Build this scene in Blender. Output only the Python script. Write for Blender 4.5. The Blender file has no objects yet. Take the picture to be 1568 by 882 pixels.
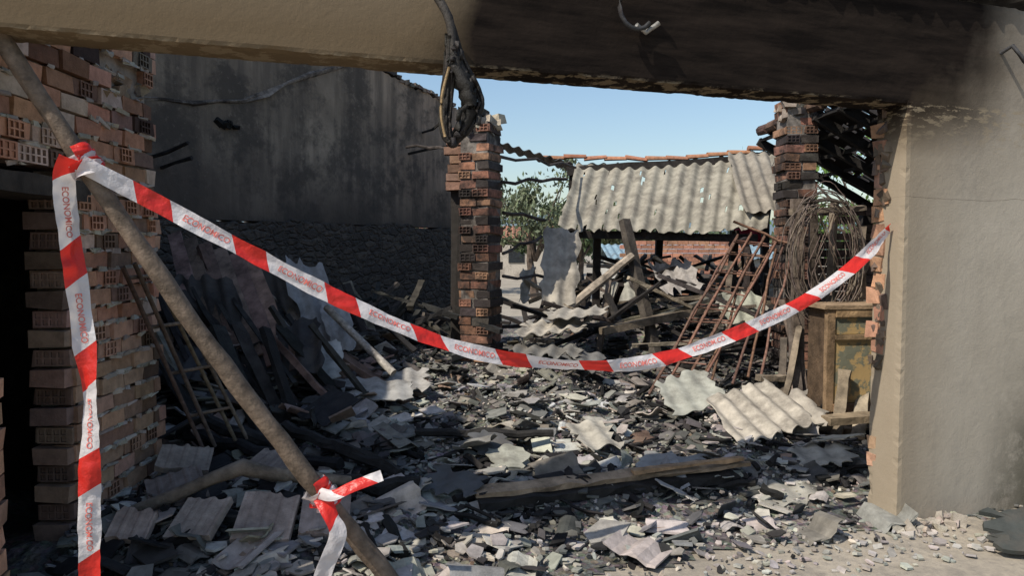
import bpy, math, random
from mathutils import Vector, Matrix, noise, Euler
random.seed(7)
R=random.random
def U(a,b): return a+(b-a)*random.random()
def G(s): return random.gauss(0,s)
scene=bpy.context.scene
scene.view_settings.view_transform='Standard'
scene.view_settings.look='None'
scene.view_settings.exposure=0

# ---------------- materials ----------------
def nt(name):
    m=bpy.data.materials.new(name); m.use_nodes=True
    t=m.node_tree; b=t.nodes['Principled BSDF']
    return m,t,b
def noise_n(t,vec,scale,detail=6,rough=0.6):
    n=t.nodes.new('ShaderNodeTexNoise'); n.inputs['Scale'].default_value=scale
    n.inputs['Detail'].default_value=detail; n.inputs['Roughness'].default_value=rough
    if vec is not None: t.links.new(vec,n.inputs['Vector'])
    return n
def ramp(t,fac,a,b,ca=(0,0,0,1),cb=(1,1,1,1)):
    r=t.nodes.new('ShaderNodeValToRGB'); e=r.color_ramp.elements
    e[0].position=a; e[0].color=ca; e[1].position=b; e[1].color=cb
    t.links.new(fac,r.inputs['Fac']); return r
def mixc(t,fac,a,b,mode='MIX'):
    m=t.nodes.new('ShaderNodeMix'); m.data_type='RGBA'; m.blend_type=mode
    for s,v in ((m.inputs[0],fac),(m.inputs[6],a),(m.inputs[7],b)):
        if isinstance(v,(int,float)): s.default_value=v
        elif isinstance(v,tuple): s.default_value=v
        else: t.links.new(v,s)
    return m.outputs[2]
def mth(t,op,a,b=None,c=None,clamp=False):
    m=t.nodes.new('ShaderNodeMath'); m.operation=op; m.use_clamp=clamp
    for i,v in enumerate((a,b,c)):
        if v is None: continue
        if isinstance(v,(int,float)): m.inputs[i].default_value=v
        else: t.links.new(v,m.inputs[i])
    return m.outputs[0]
def coords(t,scale=(1,1,1)):
    c=t.nodes.new('ShaderNodeTexCoord'); mp=t.nodes.new('ShaderNodeMapping')
    mp.inputs['Scale'].default_value=scale
    t.links.new(c.outputs['Object'],mp.inputs['Vector']); return mp.outputs[0]
def bump(t,b,h,strength,dist=0.01):
    n=t.nodes.new('ShaderNodeBump'); n.inputs['Strength'].default_value=strength
    n.inputs['Distance'].default_value=dist
    t.links.new(h,n.inputs['Height']); t.links.new(n.outputs[0],b.inputs['Normal'])
def attr_mat(name,rough=0.9,ns=12,var=0.5,bs=60,bst=0.5,stain=(0.02,0.018,0.016,1),stain_amt=0.5,stain_scale=3,scale=(1,1,1),metal=0.0,lo=.48,hi=.68):
    m,t,b=nt(name)
    v=coords(t,scale)
    a=t.nodes.new('ShaderNodeAttribute'); a.attribute_name='Col'
    n=noise_n(t,v,ns); r=ramp(t,n.outputs[0],0.3,0.7,(1-var,1-var,1-var,1),(1+var*0.5,1+var*0.5,1+var*0.5,1))
    c=mixc(t,1.0,a.outputs[0],r.outputs[0],'MULTIPLY')
    s=noise_n(t,v,stain_scale,8,0.7); sr=ramp(t,s.outputs[0],lo,hi)
    f=mth(t,'MULTIPLY',sr.outputs[0],stain_amt)
    c=mixc(t,f,c,stain)
    t.links.new(c,b.inputs['Base Color']); b.inputs['Roughness'].default_value=rough
    b.inputs['Metallic'].default_value=metal
    b.inputs['Specular IOR Level'].default_value=0.2
    bn=noise_n(t,v,bs,5,0.65); bump(t,b,bn.outputs[0],bst)
    return m
M_shard=attr_mat('tile_shards',0.9,14,0.35,50,0.5,(0.05,0.046,0.042,1),0.55,1.8)
M_brick=attr_mat('burnt_brick',0.92,18,0.45,90,0.6,(0.032,0.026,0.023,1),0.92,3.0,lo=.42,hi=.58)
M_brickc=attr_mat('clay_brick',0.92,18,0.3,90,0.5,(0.07,0.05,0.04,1),0.65,1.6)
M_wood=attr_mat('weathered_wood',0.85,9,0.55,40,0.8,(0.015,0.013,0.012,1),0.65,3,(1,1,1))
M_fib=attr_mat('fibre_cement',0.88,9,0.35,70,0.35,(0.09,0.078,0.065,1),0.7,3.5)
M_metal=attr_mat('rusty_steel',0.7,30,0.5,80,0.3,(0.04,0.02,0.014,1),0.5,10,metal=0.2)
M_cable=attr_mat('charred_cable',0.55,40,0.5,120,0.6,(0.01,0.01,0.01,1),0.5,20)
M_leaf=attr_mat('leaves',0.7,3,0.3,50,0.1,(0.02,0.03,0.01,1),0.2,1)

class MB:
    def __init__(s): s.v=[];s.f=[];s.c=[];s.m=[]
    def add(s,vs,fs,col,mat=0):
        o=len(s.v); s.v.extend([tuple(p) for p in vs])
        for f in fs: s.f.append(tuple(i+o for i in f)); s.c.append(col); s.m.append(mat)
    def box(s,c,size,rot=None,col=(.3,.3,.3),mat=0,jit=0):
        x,y,z=[q/2 for q in size]; rot=rot or Matrix.Identity(3); c=Vector(c)
        vs=[]
        for a in (-1,1):
            for b in (-1,1):
                for d in (-1,1):
                    vs.append(c+rot@Vector((a*x+G(jit),b*y+G(jit),d*z+G(jit))))
        s.add(vs,[(0,1,3,2),(4,6,7,5),(0,4,5,1),(2,3,7,6),(0,2,6,4),(1,5,7,3)],col,mat)
    def hollow(s,c,rt,up,w,h,dep,col,nx=3,nz=2,mat=0):
        c=Vector(c);rt=Vector(rt).normalized();up=Vector(up).normalized();n=rt.cross(up)
        g=w*0.07;cw=(w-g*(nx+1))/nx;gz=h*0.1;ch=(h-gz*(nz+1))/nz
        hole_shade=(0.012,0.009,0.008)  # shade inside the cells is put into the back and side colours
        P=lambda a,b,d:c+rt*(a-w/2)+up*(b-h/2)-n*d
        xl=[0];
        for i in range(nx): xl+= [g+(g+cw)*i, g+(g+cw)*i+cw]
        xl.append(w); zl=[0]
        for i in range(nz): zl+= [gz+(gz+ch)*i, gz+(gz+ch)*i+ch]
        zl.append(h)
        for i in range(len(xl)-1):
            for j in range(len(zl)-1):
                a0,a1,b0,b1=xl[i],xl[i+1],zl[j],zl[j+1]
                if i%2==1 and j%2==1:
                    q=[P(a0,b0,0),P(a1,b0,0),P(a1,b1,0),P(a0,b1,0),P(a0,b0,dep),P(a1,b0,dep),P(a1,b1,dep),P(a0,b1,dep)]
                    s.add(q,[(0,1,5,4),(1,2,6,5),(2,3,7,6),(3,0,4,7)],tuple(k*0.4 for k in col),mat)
                    s.add(q,[(4,5,6,7)],hole_shade,mat)
                else:
                    s.add([P(a0,b0,0),P(a1,b0,0),P(a1,b1,0),P(a0,b1,0)],[(0,1,2,3)],col,mat)
    def tube(s,pts,rad,n=6,col=(.2,.2,.2),mat=0,jit=0.0,cap=True,flat=1.0):
        pts=[Vector(p) for p in pts]; rings=[]
        for i,p in enumerate(pts):
            d=(pts[min(i+1,len(pts)-1)]-pts[max(i-1,0)]).normalized()
            a=d.cross(Vector((0,0,1)))
            if a.length<0.05: a=d.cross(Vector((1,0,0)))
            a.normalize(); b=a.cross(d)
            r=rad[i] if isinstance(rad,(list,tuple)) else rad
            rings.append([p+(a*math.cos(2*math.pi*k/n+.4)+b*flat*math.sin(2*math.pi*k/n+.4))*r*(1+G(jit)) for k in range(n)])
        vs=[q for r_ in rings for q in r_]; fs=[]
        for i in range(len(pts)-1):
            for k in range(n):
                k2=(k+1)%n; fs.append((i*n+k,i*n+k2,(i+1)*n+k2,(i+1)*n+k))
        if cap: fs.append(tuple(range(n))); fs.append(tuple((len(pts)-1)*n+k for k in reversed(range(n))))
        s.add(vs,fs,col,mat)
    def beam(s,a,b,w,h,col,mat=0,roll=0,jit=0.004,seg=7,charend=None):
        a=Vector(a);b=Vector(b);d=(b-a).normalized()
        x=d.cross(Vector((0,0,1)))
        if x.length<0.05: x=Vector((1,0,0))
        x.normalize(); y=x.cross(d)
        q=Matrix.Rotation(roll,3,d); x=q@x;y=q@y
        vs=[];fs=[]
        for i in range(seg+1):
            p=a.lerp(b,i/seg)
            for (i1,i2) in ((-1,-1),(1,-1),(1,1),(-1,1)):
                vs.append(p+x*(i1*w/2+G(jit))+y*(i2*h/2+G(jit)))
        for i in range(seg):
            for k in range(4):
                k2=(k+1)%4; fs.append((i*4+k,i*4+k2,i*4+4+k2,i*4+4+k))
        fs.append((0,1,2,3)); fs.append(tuple(seg*4+k for k in (3,2,1,0)))
        s.add(vs,fs,col,mat)
    def make(s,name,mats,smooth=False,parent=None):
        me=bpy.data.meshes.new(name); me.from_pydata(s.v,[],s.f)
        for m in mats: me.materials.append(m)
        ca=me.color_attributes.new('Col','FLOAT_COLOR','CORNER')
        buf=[]
        for f,c in zip(s.f,s.c): buf.extend((c[0],c[1],c[2],1.0)*len(f))
        ca.data.foreach_set('color',buf)
        me.polygons.foreach_set('material_index',s.m)
        me.polygons.foreach_set('use_smooth',[smooth]*len(s.f))
        me.update(); me.validate()
        o=bpy.data.objects.new(name,me); scene.collection.objects.link(o)
        if parent: o.parent=parent
        return o
def empty(name,loc=(0,0,0),rotz=0):
    e=bpy.data.objects.new(name,None); e.location=loc; e.rotation_euler[2]=rotz
    scene.collection.objects.link(e); return e
def vary(c,a=0.2):
    k=1+U(-a,a); return tuple(max(0,q*k*(1+U(-.06,.06))) for q in c)
def sm(x): x=max(0,min(1,x)); return x*x*(3-2*x)

# ---------------- terrain height ----------------
FA=math.atan2(.3307,.9437)
bumps=[(-2.9,6.9,1.1,.85),(.4,7.9,.8,.34),(-1.2,5.3,.9,.14),(1.8,5.7,.8,.12),(.1,6.3,.9,.18),(-1.5,4.0,.6,.08),(2.7,9,1.2,.35),(-1.4,8.4,1.2,.45),(1.6,10.3,1.2,.7),(3.2,11.5,1.3,.7)]
def H(x,y):
    s=(x+1.9)*-.3307+(y-2.76)*.9437
    k=sm((s+.1)/1.0)
    h=0.0
    for bx,by,r,a in bumps: h+=a*math.exp(-((x-bx)**2+(y-by)**2)/(r*r))
    h+=.08*noise.noise(Vector((x*1.6,y*1.6,0)))+.045*noise.noise(Vector((x*5,y*5,3)))
    h+=.05
    e=sm((x+6)/1)*sm((8-x)/1.5)*sm((17-y)/2)
    return max(0.006,h*k*e+0.006)

# ---------------- ground ----------------
m,t,b=nt('dusty_ground'); v=coords(t)
n1=noise_n(t,v,0.7,8); n2=noise_n(t,v,22,8,.7); n4=noise_n(t,v,3.5,8,.7)
c=ramp(t,n1.outputs[0],.35,.7,(.28,.24,.185,1),(.40,.35,.275,1)).outputs[0]
c=mixc(t,ramp(t,n2.outputs[0],.45,.75).outputs[0],c,(.2,.175,.145,1))
c=mixc(t,mth(t,'MULTIPLY',ramp(t,n4.outputs[0],.5,.68).outputs[0],.6),c,(.14,.125,.105,1))
t.links.new(c,b.inputs['Base Color']); b.inputs['Roughness'].default_value=.95
bump(t,b,n2.outputs[0],.5,.02); M_ground=m
me=bpy.data.meshes.new('ground'); S=1500
me.from_pydata([(-S,-S,0),(S,-S,0),(S,S,0),(-S,S,0)],[],[(0,1,2,3)]); me.materials.append(M_ground)
o=bpy.data.objects.new('ground',me); scene.collection.objects.link(o)

m,t,b=nt('ash_and_debris'); v=coords(t)
n1=noise_n(t,v,1.3,8,.65); n2=noise_n(t,v,30,8,.75); vo=t.nodes.new('ShaderNodeTexVoronoi'); vo.inputs['Scale'].default_value=28; t.links.new(v,vo.inputs['Vector'])
c=ramp(t,n1.outputs[0],.40,.62,(.06,.056,.052,1),(.34,.31,.265,1)).outputs[0]
c=mixc(t,ramp(t,n2.outputs[0],.36,.56).outputs[0],(.04,.037,.034,1),c)
c=mixc(t,.3,c,vo.outputs['Color'],'MULTIPLY')
t.links.new(c,b.inputs['Base Color']); b.inputs['Roughness'].default_value=.95
hh=mth(t,'ADD',n2.outputs[0],vo.outputs['Distance']); bump(t,b,hh,.8,.02); M_ash=m
NX,NY=230,260; vs=[];fs=[]
for j in range(NY+1):
    y=2.6+15*(j/NY)**1.25
    for i in range(NX+1):
        x=-6+14*i/NX
        h=H(x,y); vs.append((x,y,h+ (.02*noise.noise(Vector((x*14,y*14,1))) if h>.05 else 0)))
for j in range(NY):
    for i in range(NX):
        a=j*(NX+1)+i; fs.append((a,a+1,a+NX+2,a+NX+1))
keep=[]
for f in fs:
    x,y,_=vs[f[0]]; s=(x+1.9)*-.3307+(y-2.76)*.9437
    if s>-.02+.12*noise.noise(Vector((x*3,y*3,5))): keep.append(f)
me=bpy.data.meshes.new('ash_floor'); me.from_pydata(vs,[],keep); me.materials.append(M_ash)
o=bpy.data.objects.new('ash_covered_terrain',me); scene.collection.objects.link(o)

# ---------------- rubble ----------------
def shard(mb,x,y,size,lift,tilt,col,th=None,flat_up=True,curve=False):
    z=H(x,y)+lift
    rot=Euler((G(tilt),G(tilt),U(0,6.28))).to_matrix()
    th=th or U(.006,.014)
    if curve:
        n=6; w=size; l=size*U(.8,1.6); ph=U(0,6.28); A=.02
        vs=[];fs=[]
        for k in (0,1):
            for i in range(n+1):
                xx=-w/2+w*i/n
                zz=A*math.sin(xx/.177*6.283+ph)+(-th if k else 0)
                sh=U(-.012,.012)
                vs.append(Vector((xx,-l/2+sh,zz))); vs.append(Vector((xx,l/2+sh*2,zz)))
        o=2*(n+1)
        for i in range(n):
            a=2*i; fs.append((a,a+2,a+3,a+1)); fs.append((o+a,o+a+1,o+a+3,o+a+2))
            fs.append((a,o+a,o+a+2,a+2)); fs.append((a+1,a+3,o+a+3,o+a+1))
        fs.append((0,1,o+1,o)); fs.append((2*n,o+2*n,o+2*n+1,2*n+1))
        mb.add([rot@q+Vector((x,y,z)) for q in vs],fs,col); return
    n=random.choice((4,4,5,5,6)); asp=U(.5,1)
    a0=U(0,6.28); top=[];bot=[]
    for k in range(n):
        a=a0+6.283*k/n+U(-.3,.3); r=size*.5*U(.75,1.2)
        p=Vector((math.cos(a)*r,math.sin(a)*r*asp,0))
        top.append(rot@(p+Vector((0,0,th/2)))+Vector((x,y,z))); bot.append(rot@(p-Vector((0,0,th/2)))+Vector((x,y,z)))
    fs=[tuple(range(n)),tuple(n+k for k in reversed(range(n)))]
    for k in range(n): fs.append((k,n+k,n+(k+1)%n,(k+1)%n))
    mb.add(top+bot,fs,col)
pal=[((.35,.33,.295),11),((.43,.395,.34),12),((.25,.24,.225),8),((.13,.127,.12),6),((.50,.445,.365),7),((.34,.23,.16),1),((.03,.028,.027),7)]
cols=[c for c,w in pal for _ in range(w)]
mb=MB()
def inside(x,y):
    s=(x+1.9)*-.3307+(y-2.76)*.9437
    if x<-2.25 and y<4.75: return False
    return s
cnt=0
while cnt<9500:
    y=3.2+9.5*R()**1.45; x=U(-.95,.95)*y*.75
    x=max(-3.8,min(5,x))
    s=inside(x,y)
    if s is False or s<.0: continue
    if s<.9 and R()>.25+.8*s: continue
    if x>1 and s<1.0 and R()<.3: continue
    size=.04+.12*R()**1.8
    if R()<.06: size=U(.18,.3)
    c=vary(random.choice(cols),.25)
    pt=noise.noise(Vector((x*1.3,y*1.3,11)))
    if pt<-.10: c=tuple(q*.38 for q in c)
    if abs(x-.1)<1.1 and 5.2<y<7.2: c=tuple(min(.52,q*1.2) for q in c)  # sunlit patch painted in: shards mid-floor get a lighter colour
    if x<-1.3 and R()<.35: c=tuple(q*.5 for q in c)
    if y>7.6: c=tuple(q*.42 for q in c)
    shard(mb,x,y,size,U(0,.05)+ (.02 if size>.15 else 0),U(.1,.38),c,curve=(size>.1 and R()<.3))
    cnt+=1
for i in range(13000):
    y=3.2+5*R()**1.3; x=U(-.78,.8)*y
    s=inside(x,y)
    if s is False or s<-.25: continue
    if s<.7 and R()>.3+s: continue
    shard(mb,x,y,U(.008,.045),U(0,.015),.5,vary(random.choice(cols),.3),th=U(.004,.02))
for i in range(350):
    x=U(1.0,2.7);y=U(3.45,4.4)
    if inside(x,y)>-.45: shard(mb,x,y,U(.02,.09)*U(.4,1),U(0,.01),.2,vary(random.choice(cols[:20]),.2))
mb.make('roof_tile_rubble',[M_shard])

# ---------------- corrugated sheets ----------------
def jag(n):
    k=[U(-1,1) for _ in range(n+2)]
    def f(a):
        a=max(0,min(.9999,a))*n; i=int(a); return k[i]+(k[i+1]-k[i])*min(1,(a-i)*1.6)
    return f
def corr(name,o,u,v,col,amp=.021,pitch=.177,bend=.007,rag=.03,parent=None,nv=12,th=.007,holes=0,mat=None,phase=0,utop=None,sag=0):
    o=Vector(o);u=Vector(u);v=Vector(v); n=u.cross(v).normalized(); ut=Vector(utop) if utop else u
    L=u.length; nu=max(8,int(L/pitch*8)); sd=U(0,50)
    nj=max(3,int(L/.09)); j0,j1=jag(nj),jag(nj); j2,j3=jag(5),jag(5)
    mb=MB(); vs=[];fs=[]
    for j in range(nv+1):
        for i in range(nu+1):
            a=i/nu;bb=j/nv
            w0=(1-bb)**3;w1=bb**3
            ra=rag*(abs(j0(a))*w0-abs(j1(a))*w1)*1.1
            rb=rag*(abs(j2(bb))*(1-a)**4-abs(j3(bb))*a**4)
            p=o+u.lerp(ut,bb)*(a+rb/L)+v*(bb+ra/max(v.length,.01))
            p+=n*(amp*math.sin((a+rb/L)*L/pitch*6.283+phase)+bend*noise.noise(Vector((a*1.5*L,bb*2,sd)))*2)
            p.z-=sag*math.sin(a*math.pi)
            vs.append(p)
    for j in range(nv):
        for i in range(nu):
            if holes and noise.noise(Vector((i*.35,j*.8,sd)))>holes: continue
            q=j*(nu+1)+i; fs.append((q,q+1,q+nu+2,q+nu+1))
    mb.add(vs,fs,col)
    ob=mb.make(name,[mat or M_fib],True,parent)
    so=ob.modifiers.new('thick','SOLIDIFY'); so.thickness=th
    ob.modifiers.new('split','EDGE_SPLIT').split_angle=math.radians(40)
    return ob
corr('corrugated_roof_sheet',(1.62,5.15,.19),(.74,.42,.12),(-.14,.8,.2),(.45,.405,.335),rag=.09,nv=10)
corr('corrugated_roof_sheet',(1.3,5.95,.22),(.55,.25,.1),(-.1,.55,.22),(.35,.35,.30),amp=.010,rag=.08,nv=8,bend=.012)
corr('corrugated_roof_sheet',(2.1,5.6,.2),(.5,.15,.05),(-.1,.5,.18),(.40,.36,.30),rag=.12,nv=8)
corr('corrugated_roof_sheet',(.5,5.12,.17),(.36,.12,.03),(-.14,.48,.1),(.40,.37,.31),rag=.09,amp=.018)
corr('corrugated_roof_sheet',(1.9,4.9,.13),(.5,.05,.02),(.05,.4,.06),(.38,.35,.29),rag=.1,amp=.012)
corr('corrugated_roof_sheet',(.75,4.75,.14),(.45,-.12,.04),(.15,.35,.05),(.26,.255,.24),rag=.09,amp=.008)
corr('corrugated_roof_sheet',(-.25,4.85,.2),(.32,.12,-.03),(-.1,.4,.12),(.12,.12,.12),amp=.004,rag=.08)
corr('corrugated_roof_sheet',(1.5,4.35,.06),(.5,.16,.0),(-.05,.3,.05),(.34,.32,.27),rag=.1,amp=.01)
corr('corrugated_roof_sheet',(-.6,4.3,.16),(.4,-.1,.0),(.1,.36,.08),(.10,.10,.10),rag=.1,amp=.008)
corr('corrugated_roof_sheet',(-.02,7.5,.72),(.8,.1,.04),(.15,.6,.10),(.42,.38,.315),rag=.13)
corr('corrugated_roof_sheet',(.25,7.7,.86),(.75,.1,.04),(.1,.5,.08),(.36,.33,.28),rag=.12,amp=.016)
corr('corrugated_roof_sheet',(-.05,7.3,.55),(.75,.0,-.04),(.1,.5,.10),(.20,.19,.17),rag=.15)
corr('corrugated_roof_sheet',(.45,7.1,.42),(.5,.1,-.05),(.05,.5,.16),(.16,.155,.145),rag=.12,amp=.014)
corr('corrugated_roof_sheet',(.27,8.3,.95),(.48,.02,-.02),(.1,.6,.92),(.36,.325,.27),rag=.07)
corr('corrugated_roof_sheet',(.02,8.5,.95),(.2,.05,.05),(.08,.3,.45),(.38,.35,.30),rag=.08)
corr('corrugated_roof_sheet',(-2.45,6.1,.5),(.95,-.1,.1),(-.15,.5,.42),(.04,.04,.042),rag=.08)
corr('corrugated_roof_sheet',(-2.05,6.0,.42),(.6,.25,.05),(-.05,.5,.33),(.42,.41,.38),amp=.01,rag=.08)
corr('corrugated_roof_sheet',(-2.0,7.0,.72),(.45,.1,-.1),(-.35,.4,.85),(.26,.265,.27),rag=.1)
corr('corrugated_roof_sheet',(-1.75,6.9,.66),(.3,.1,-.05),(-.15,.3,.55),(.30,.305,.31),rag=.08)
corr('corrugated_roof_sheet',(-1.5,6.0,.35),(.7,.1,.0),(-.1,.5,.12),(.32,.31,.29),amp=.01,rag=.1)
corr('corrugated_roof_sheet',(-2.9,5.7,.55),(.6,-.3,.05),(.0,.6,.25),(.05,.05,.052),rag=.08)
corr('corrugated_roof_sheet',(-1.3,6.6,.3),(.6,.15,.0),(-.1,.5,.14),(.36,.34,.31),amp=.012,rag=.1)
corr('corrugated_roof_sheet',(-2.6,7.3,1.0),(.6,-.1,-.05),(-.2,.3,.6),(.07,.066,.063),rag=.1)
corr('corrugated_roof_sheet',(-2.95,6.5,.9),(.7,-.15,-.05),(-.25,.4,.5),(.05,.047,.045),rag=.1)

# ---------------- back roof ----------------
br=empty('corrugated_shed_roof',(0,0,0))
corr('roof_sheet',(.56,9.6,1.87),(2.75,.0,-.04),(.37,1.4,.98),(.30,.275,.22),parent=br,rag=.06,nv=14,utop=(2.95,0,.2),sag=.05,bend=.02,holes=.6)
corr('roof_sheet_c',(3.0,9.7,2.06),(.85,.1,.05),(.1,1.22,.95),(.27,.24,.195),parent=br,rag=.05,nv=8)
corr('side_sheet',(-.4,10.2,3.12),(1.3,.75,-.27),(.1,.9,-.02),(.24,.23,.22),parent=br,rag=.02,nv=8)
mb=MB()
for i in range(12):
    tt=i/11; x=.62+3.3*tt; z=2.93+.16*tt-.1*math.sin(tt*3.14)+G(.014)
    vs=[];fs=[];n=7;rot=Euler((0,G(.05),G(.07))).to_matrix();c=Vector((x,10.98,z))
    for e in (-1,1):
        for k in range(n+1):
            a=3.1416*k/n; r=.075-.01*e
            vs.append(c+rot@Vector((e*.165,math.cos(a)*r,math.sin(a)*r*.7)))
    for k in range(n): fs.append((k,k+1,n+2+k,n+1+k))
    fs.append(tuple(range(n+1))); fs.append(tuple(n+1+k for k in range(n+1)))
    mb.add(vs,fs,vary((.40,.19,.11),.25))
mb.make('ridge_tiles',[M_brickc],False,br)
mb=MB()
W=(.23,.185,.135);WD=(.04,.034,.03);WL=(.42,.35,.255)
for (x,y,z) in ((1.15,10.2,1.95),(2.95,10.1,1.85),(2.1,10.9,2.5),(3.7,10.9,2.9),(.85,10.95,2.75)):
    mb.beam((x,y,0),(x+G(.05),y,z),.1,.1,WD)
mb.beam((.5,9.75,1.80),(3.2,9.75,1.74),.07,.1,WD)
mb.beam((.8,10.9,2.73),(3.9,10.95,2.93),.08,.12,WD)
for x in (.9,1.7,2.5,3.3): mb.beam((x,9.7,1.78),(x+.5,10.9,2.70),.06,.08,WD)
mb.make('roof_frame',[M_wood],False,br)

# ---------------- brick piers ----------------
def pier(name,cx,cy,w,d,rot,z0,z1,col,cap=True):
    e=empty(name,(cx,cy,0),rot)
    mb=MB(); ch=.078;mj=.02; z=z0;i=0
    mb.box((0,0,(z0+z1)/2-.05),(w-.03,d-.03,z1-z0-.1),None,(.26,.23,.20),0)
    while z<z1:
        top=(z1-z)<.35
        sp=w*(.57 if i%2 else .43)
        for (xa,xb) in ((-w/2,-w/2+sp-.006),(-w/2+sp+.006,w/2)):
            if top and R()<.35: continue
            c=vary(col,.35)
            if R()<.15: c=(.40,.23,.14)
            if R()<.28: c=vary((.06,.05,.046),.3)
            ox=G(.008);oy=G(.010); yaw=Euler((G(.015),G(.015),G(.035))).to_matrix()
            xm=(xa+xb)/2+ox; bw=xb-xa
            hol=R()<(.6 if bw<w*.5 else .22)
            mb.box((xm,oy,z+ch/2),(bw,d,ch),yaw,c,0,.004)
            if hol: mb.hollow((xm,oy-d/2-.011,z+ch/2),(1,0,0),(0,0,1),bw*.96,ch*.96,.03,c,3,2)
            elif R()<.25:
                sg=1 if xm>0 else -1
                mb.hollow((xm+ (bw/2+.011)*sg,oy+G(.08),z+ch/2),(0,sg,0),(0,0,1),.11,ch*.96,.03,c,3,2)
        z+=ch+mj;i+=1
    mb.make('brick_courses',[M_brick],False,e)
    if cap:
        mb=MB()
        for k in range(26):
            mb.box((U(-w/2,w/2)*.9,U(-d/2,d/2)*.9,z1-.22+U(0,.2)),(U(.06,.16),U(.06,.14),U(.04,.1)),Euler((G(.4),G(.4),G(1))).to_matrix(),vary((.42,.36,.29),.3),0,.012)
        mb.make('broken_concrete_cap',[M_brickc],False,e)
    return e
pa=pier('brick_pier',-.34,8.15,.34,.4,math.radians(-20),.0,3.05,(.30,.15,.10))
pb=pier('brick_pier',3.12,8.25,.34,.36,0,.0,3.22,(.27,.14,.095))
mb=MB()
for i in range(7):
    mb.box((-.62+G(.02),8.45,2.3+i*.1),(.22,.2,.085),None,vary((.36,.22,.15),.3),0,.004)
mb.box((-.64,8.5,1.2),(.12,.12,2.4),None,(.05,.045,.04),0,.01)
mb.make('broken_brick_wall',[M_brickc],False,None)

# ---------------- left brick wall with doorway ----------------
lw=empty('brick_wall')
mb=MB(); ch=.085;mj=.015; X0=-2.25
mb.box((-2.375,4.27,1.0),(.17,.84,2.0),None,(.33,.28,.23)); mb.box((-2.375,3.8,2.46),(.17,1.78,.80),None,(.33,.28,.23))
z=0;i=0
while z<3.02:
    y=3.8 if z<1.85 else 2.92
    first=True
    off=(i%2)*.12
    while y<4.7:
        L=.24 if not(first and off) else .12
        L=min(L,4.72-y)
        if L<.04: break
        hole=(2.42<z<2.62 and 4.15<y+L/2<4.62)
        skip=(1.84<z<1.98) and y<3.95
        if z>3.12-.17*(y-2.9)-.1*R()+.05: skip=True
        if z>2.65 and R()<.06: skip=True
        if not skip:
            c=vary((.47,.25,.16),.25)
            rr_=R()
            if rr_<.30: c=vary((.54,.42,.34),.15)
            elif rr_<.42: c=vary((.2,.13,.1),.3)
            if z<1.1: c=vary((.40,.25,.17),.35)
            if (z>2.5 or y>4.4) and R()<.5: c=tuple(q*.35 for q in c)
            if hole: c=(.12,.09,.07)
            dx=G(.007)-(.07 if hole else 0)
            row=(1.98<=z<2.1 and y<3.95)
            if hole and R()<.5: pass
            else:
                mb.box((X0-.06+dx,y+L/2-.005,z+ch/2+G(.002)),(.12,L-.013,ch),Euler((G(.012),0,G(.014))).to_matrix(),c,0,.003)
            if row or (R()<.24):
                q=min(L-.012,.115)
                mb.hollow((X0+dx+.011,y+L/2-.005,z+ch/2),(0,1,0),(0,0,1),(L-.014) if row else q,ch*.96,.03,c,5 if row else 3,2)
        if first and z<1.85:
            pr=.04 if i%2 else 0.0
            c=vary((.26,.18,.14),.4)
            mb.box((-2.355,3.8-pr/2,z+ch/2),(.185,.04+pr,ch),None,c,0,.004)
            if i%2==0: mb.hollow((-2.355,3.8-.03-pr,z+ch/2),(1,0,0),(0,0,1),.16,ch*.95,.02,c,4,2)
        y+=L; first=False
    if R()<.5: mb.box((X0-.07,4.74,z+ch/2),(.12,U(.04,.12),ch),None,vary((.42,.25,.17),.3),0,.003)
    z+=ch+mj;i+=1
mb.make('brick_courses',[M_brickc],False,lw)
mb=MB(); mb.beam((-2.375,2.8,1.915),(-2.375,3.97,1.9),.29,.1,(.06,.05,.042)); mb.make('door_lintel',[M_wood],False,lw)
mb=MB()
for k in range(26): mb.box((-2.31+G(.02),U(4.15,4.65),U(2.42,2.62)),(U(.05,.1),U(.04,.12),U(.03,.07)),Euler((G(.4),G(.4),G(1))).to_matrix(),vary((.36,.28,.2),.3),0,.01)
for k in range(380):
    z_=U(.1,2.8); y_=U(3.85 if z_<1.9 else 3.0,4.68)
    mb.box((X0+.002,y_,round(z_/.1)*.1-.007),(U(.005,.02),U(.02,.12),U(.008,.025)),Euler((G(.1),G(.1),G(.1))).to_matrix(),vary((.40,.36,.30),.3),0,.004)
mb.make('broken_mortar',[M_brickc],False,lw)

# ---------------- burnt side wall ----------------
def grid_wall(mb,a,b,z0,zt,th,nx,nz,col,rag=.04,off=0):
    a=Vector(a);b=Vector(b);d=(b-a).normalized();n=Vector((d.y,-d.x,0))
    sd=U(0,20)
    def P(i,j,k):
        s=i/nx;top=zt(s)
        if j==nz: top+=rag*noise.noise(Vector((s*40,sd,0)))
        z=z0+(top-z0)*j/nz
        p=a.lerp(b,s)+n*(off-k*th+.012*noise.noise(Vector((s*8,z*2,sd))))
        return Vector((p.x,p.y,z))
    vs=[];fs=[]
    for k in (0,1):
        for j in range(nz+1):
            for i in range(nx+1): vs.append(P(i,j,k))
    q=(nx+1)*(nz+1)
    for j in range(nz):
        for i in range(nx):
            e=j*(nx+1)+i; fs.append((e,e+1,e+nx+2,e+nx+1)); fs.append((q+e,q+e+nx+1,q+e+nx+2,q+e+1))
    e=nz*(nx+1)
    for i in range(nx): fs.append((e+i,e+i+1,q+e+i+1,q+e+i)); fs.append((i,q+i,q+i+1,i+1))
    for i in (0,nx):
        for j in range(nz):
            e=j*(nx+1)+i; fs.append((e,e+nx+1,q+e+nx+1,q+e))
    mb.add(vs,fs,col)
m,t,b=nt('sooty_render'); v=coords(t); v2=coords(t,(2.2,2.2,.22))
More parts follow.
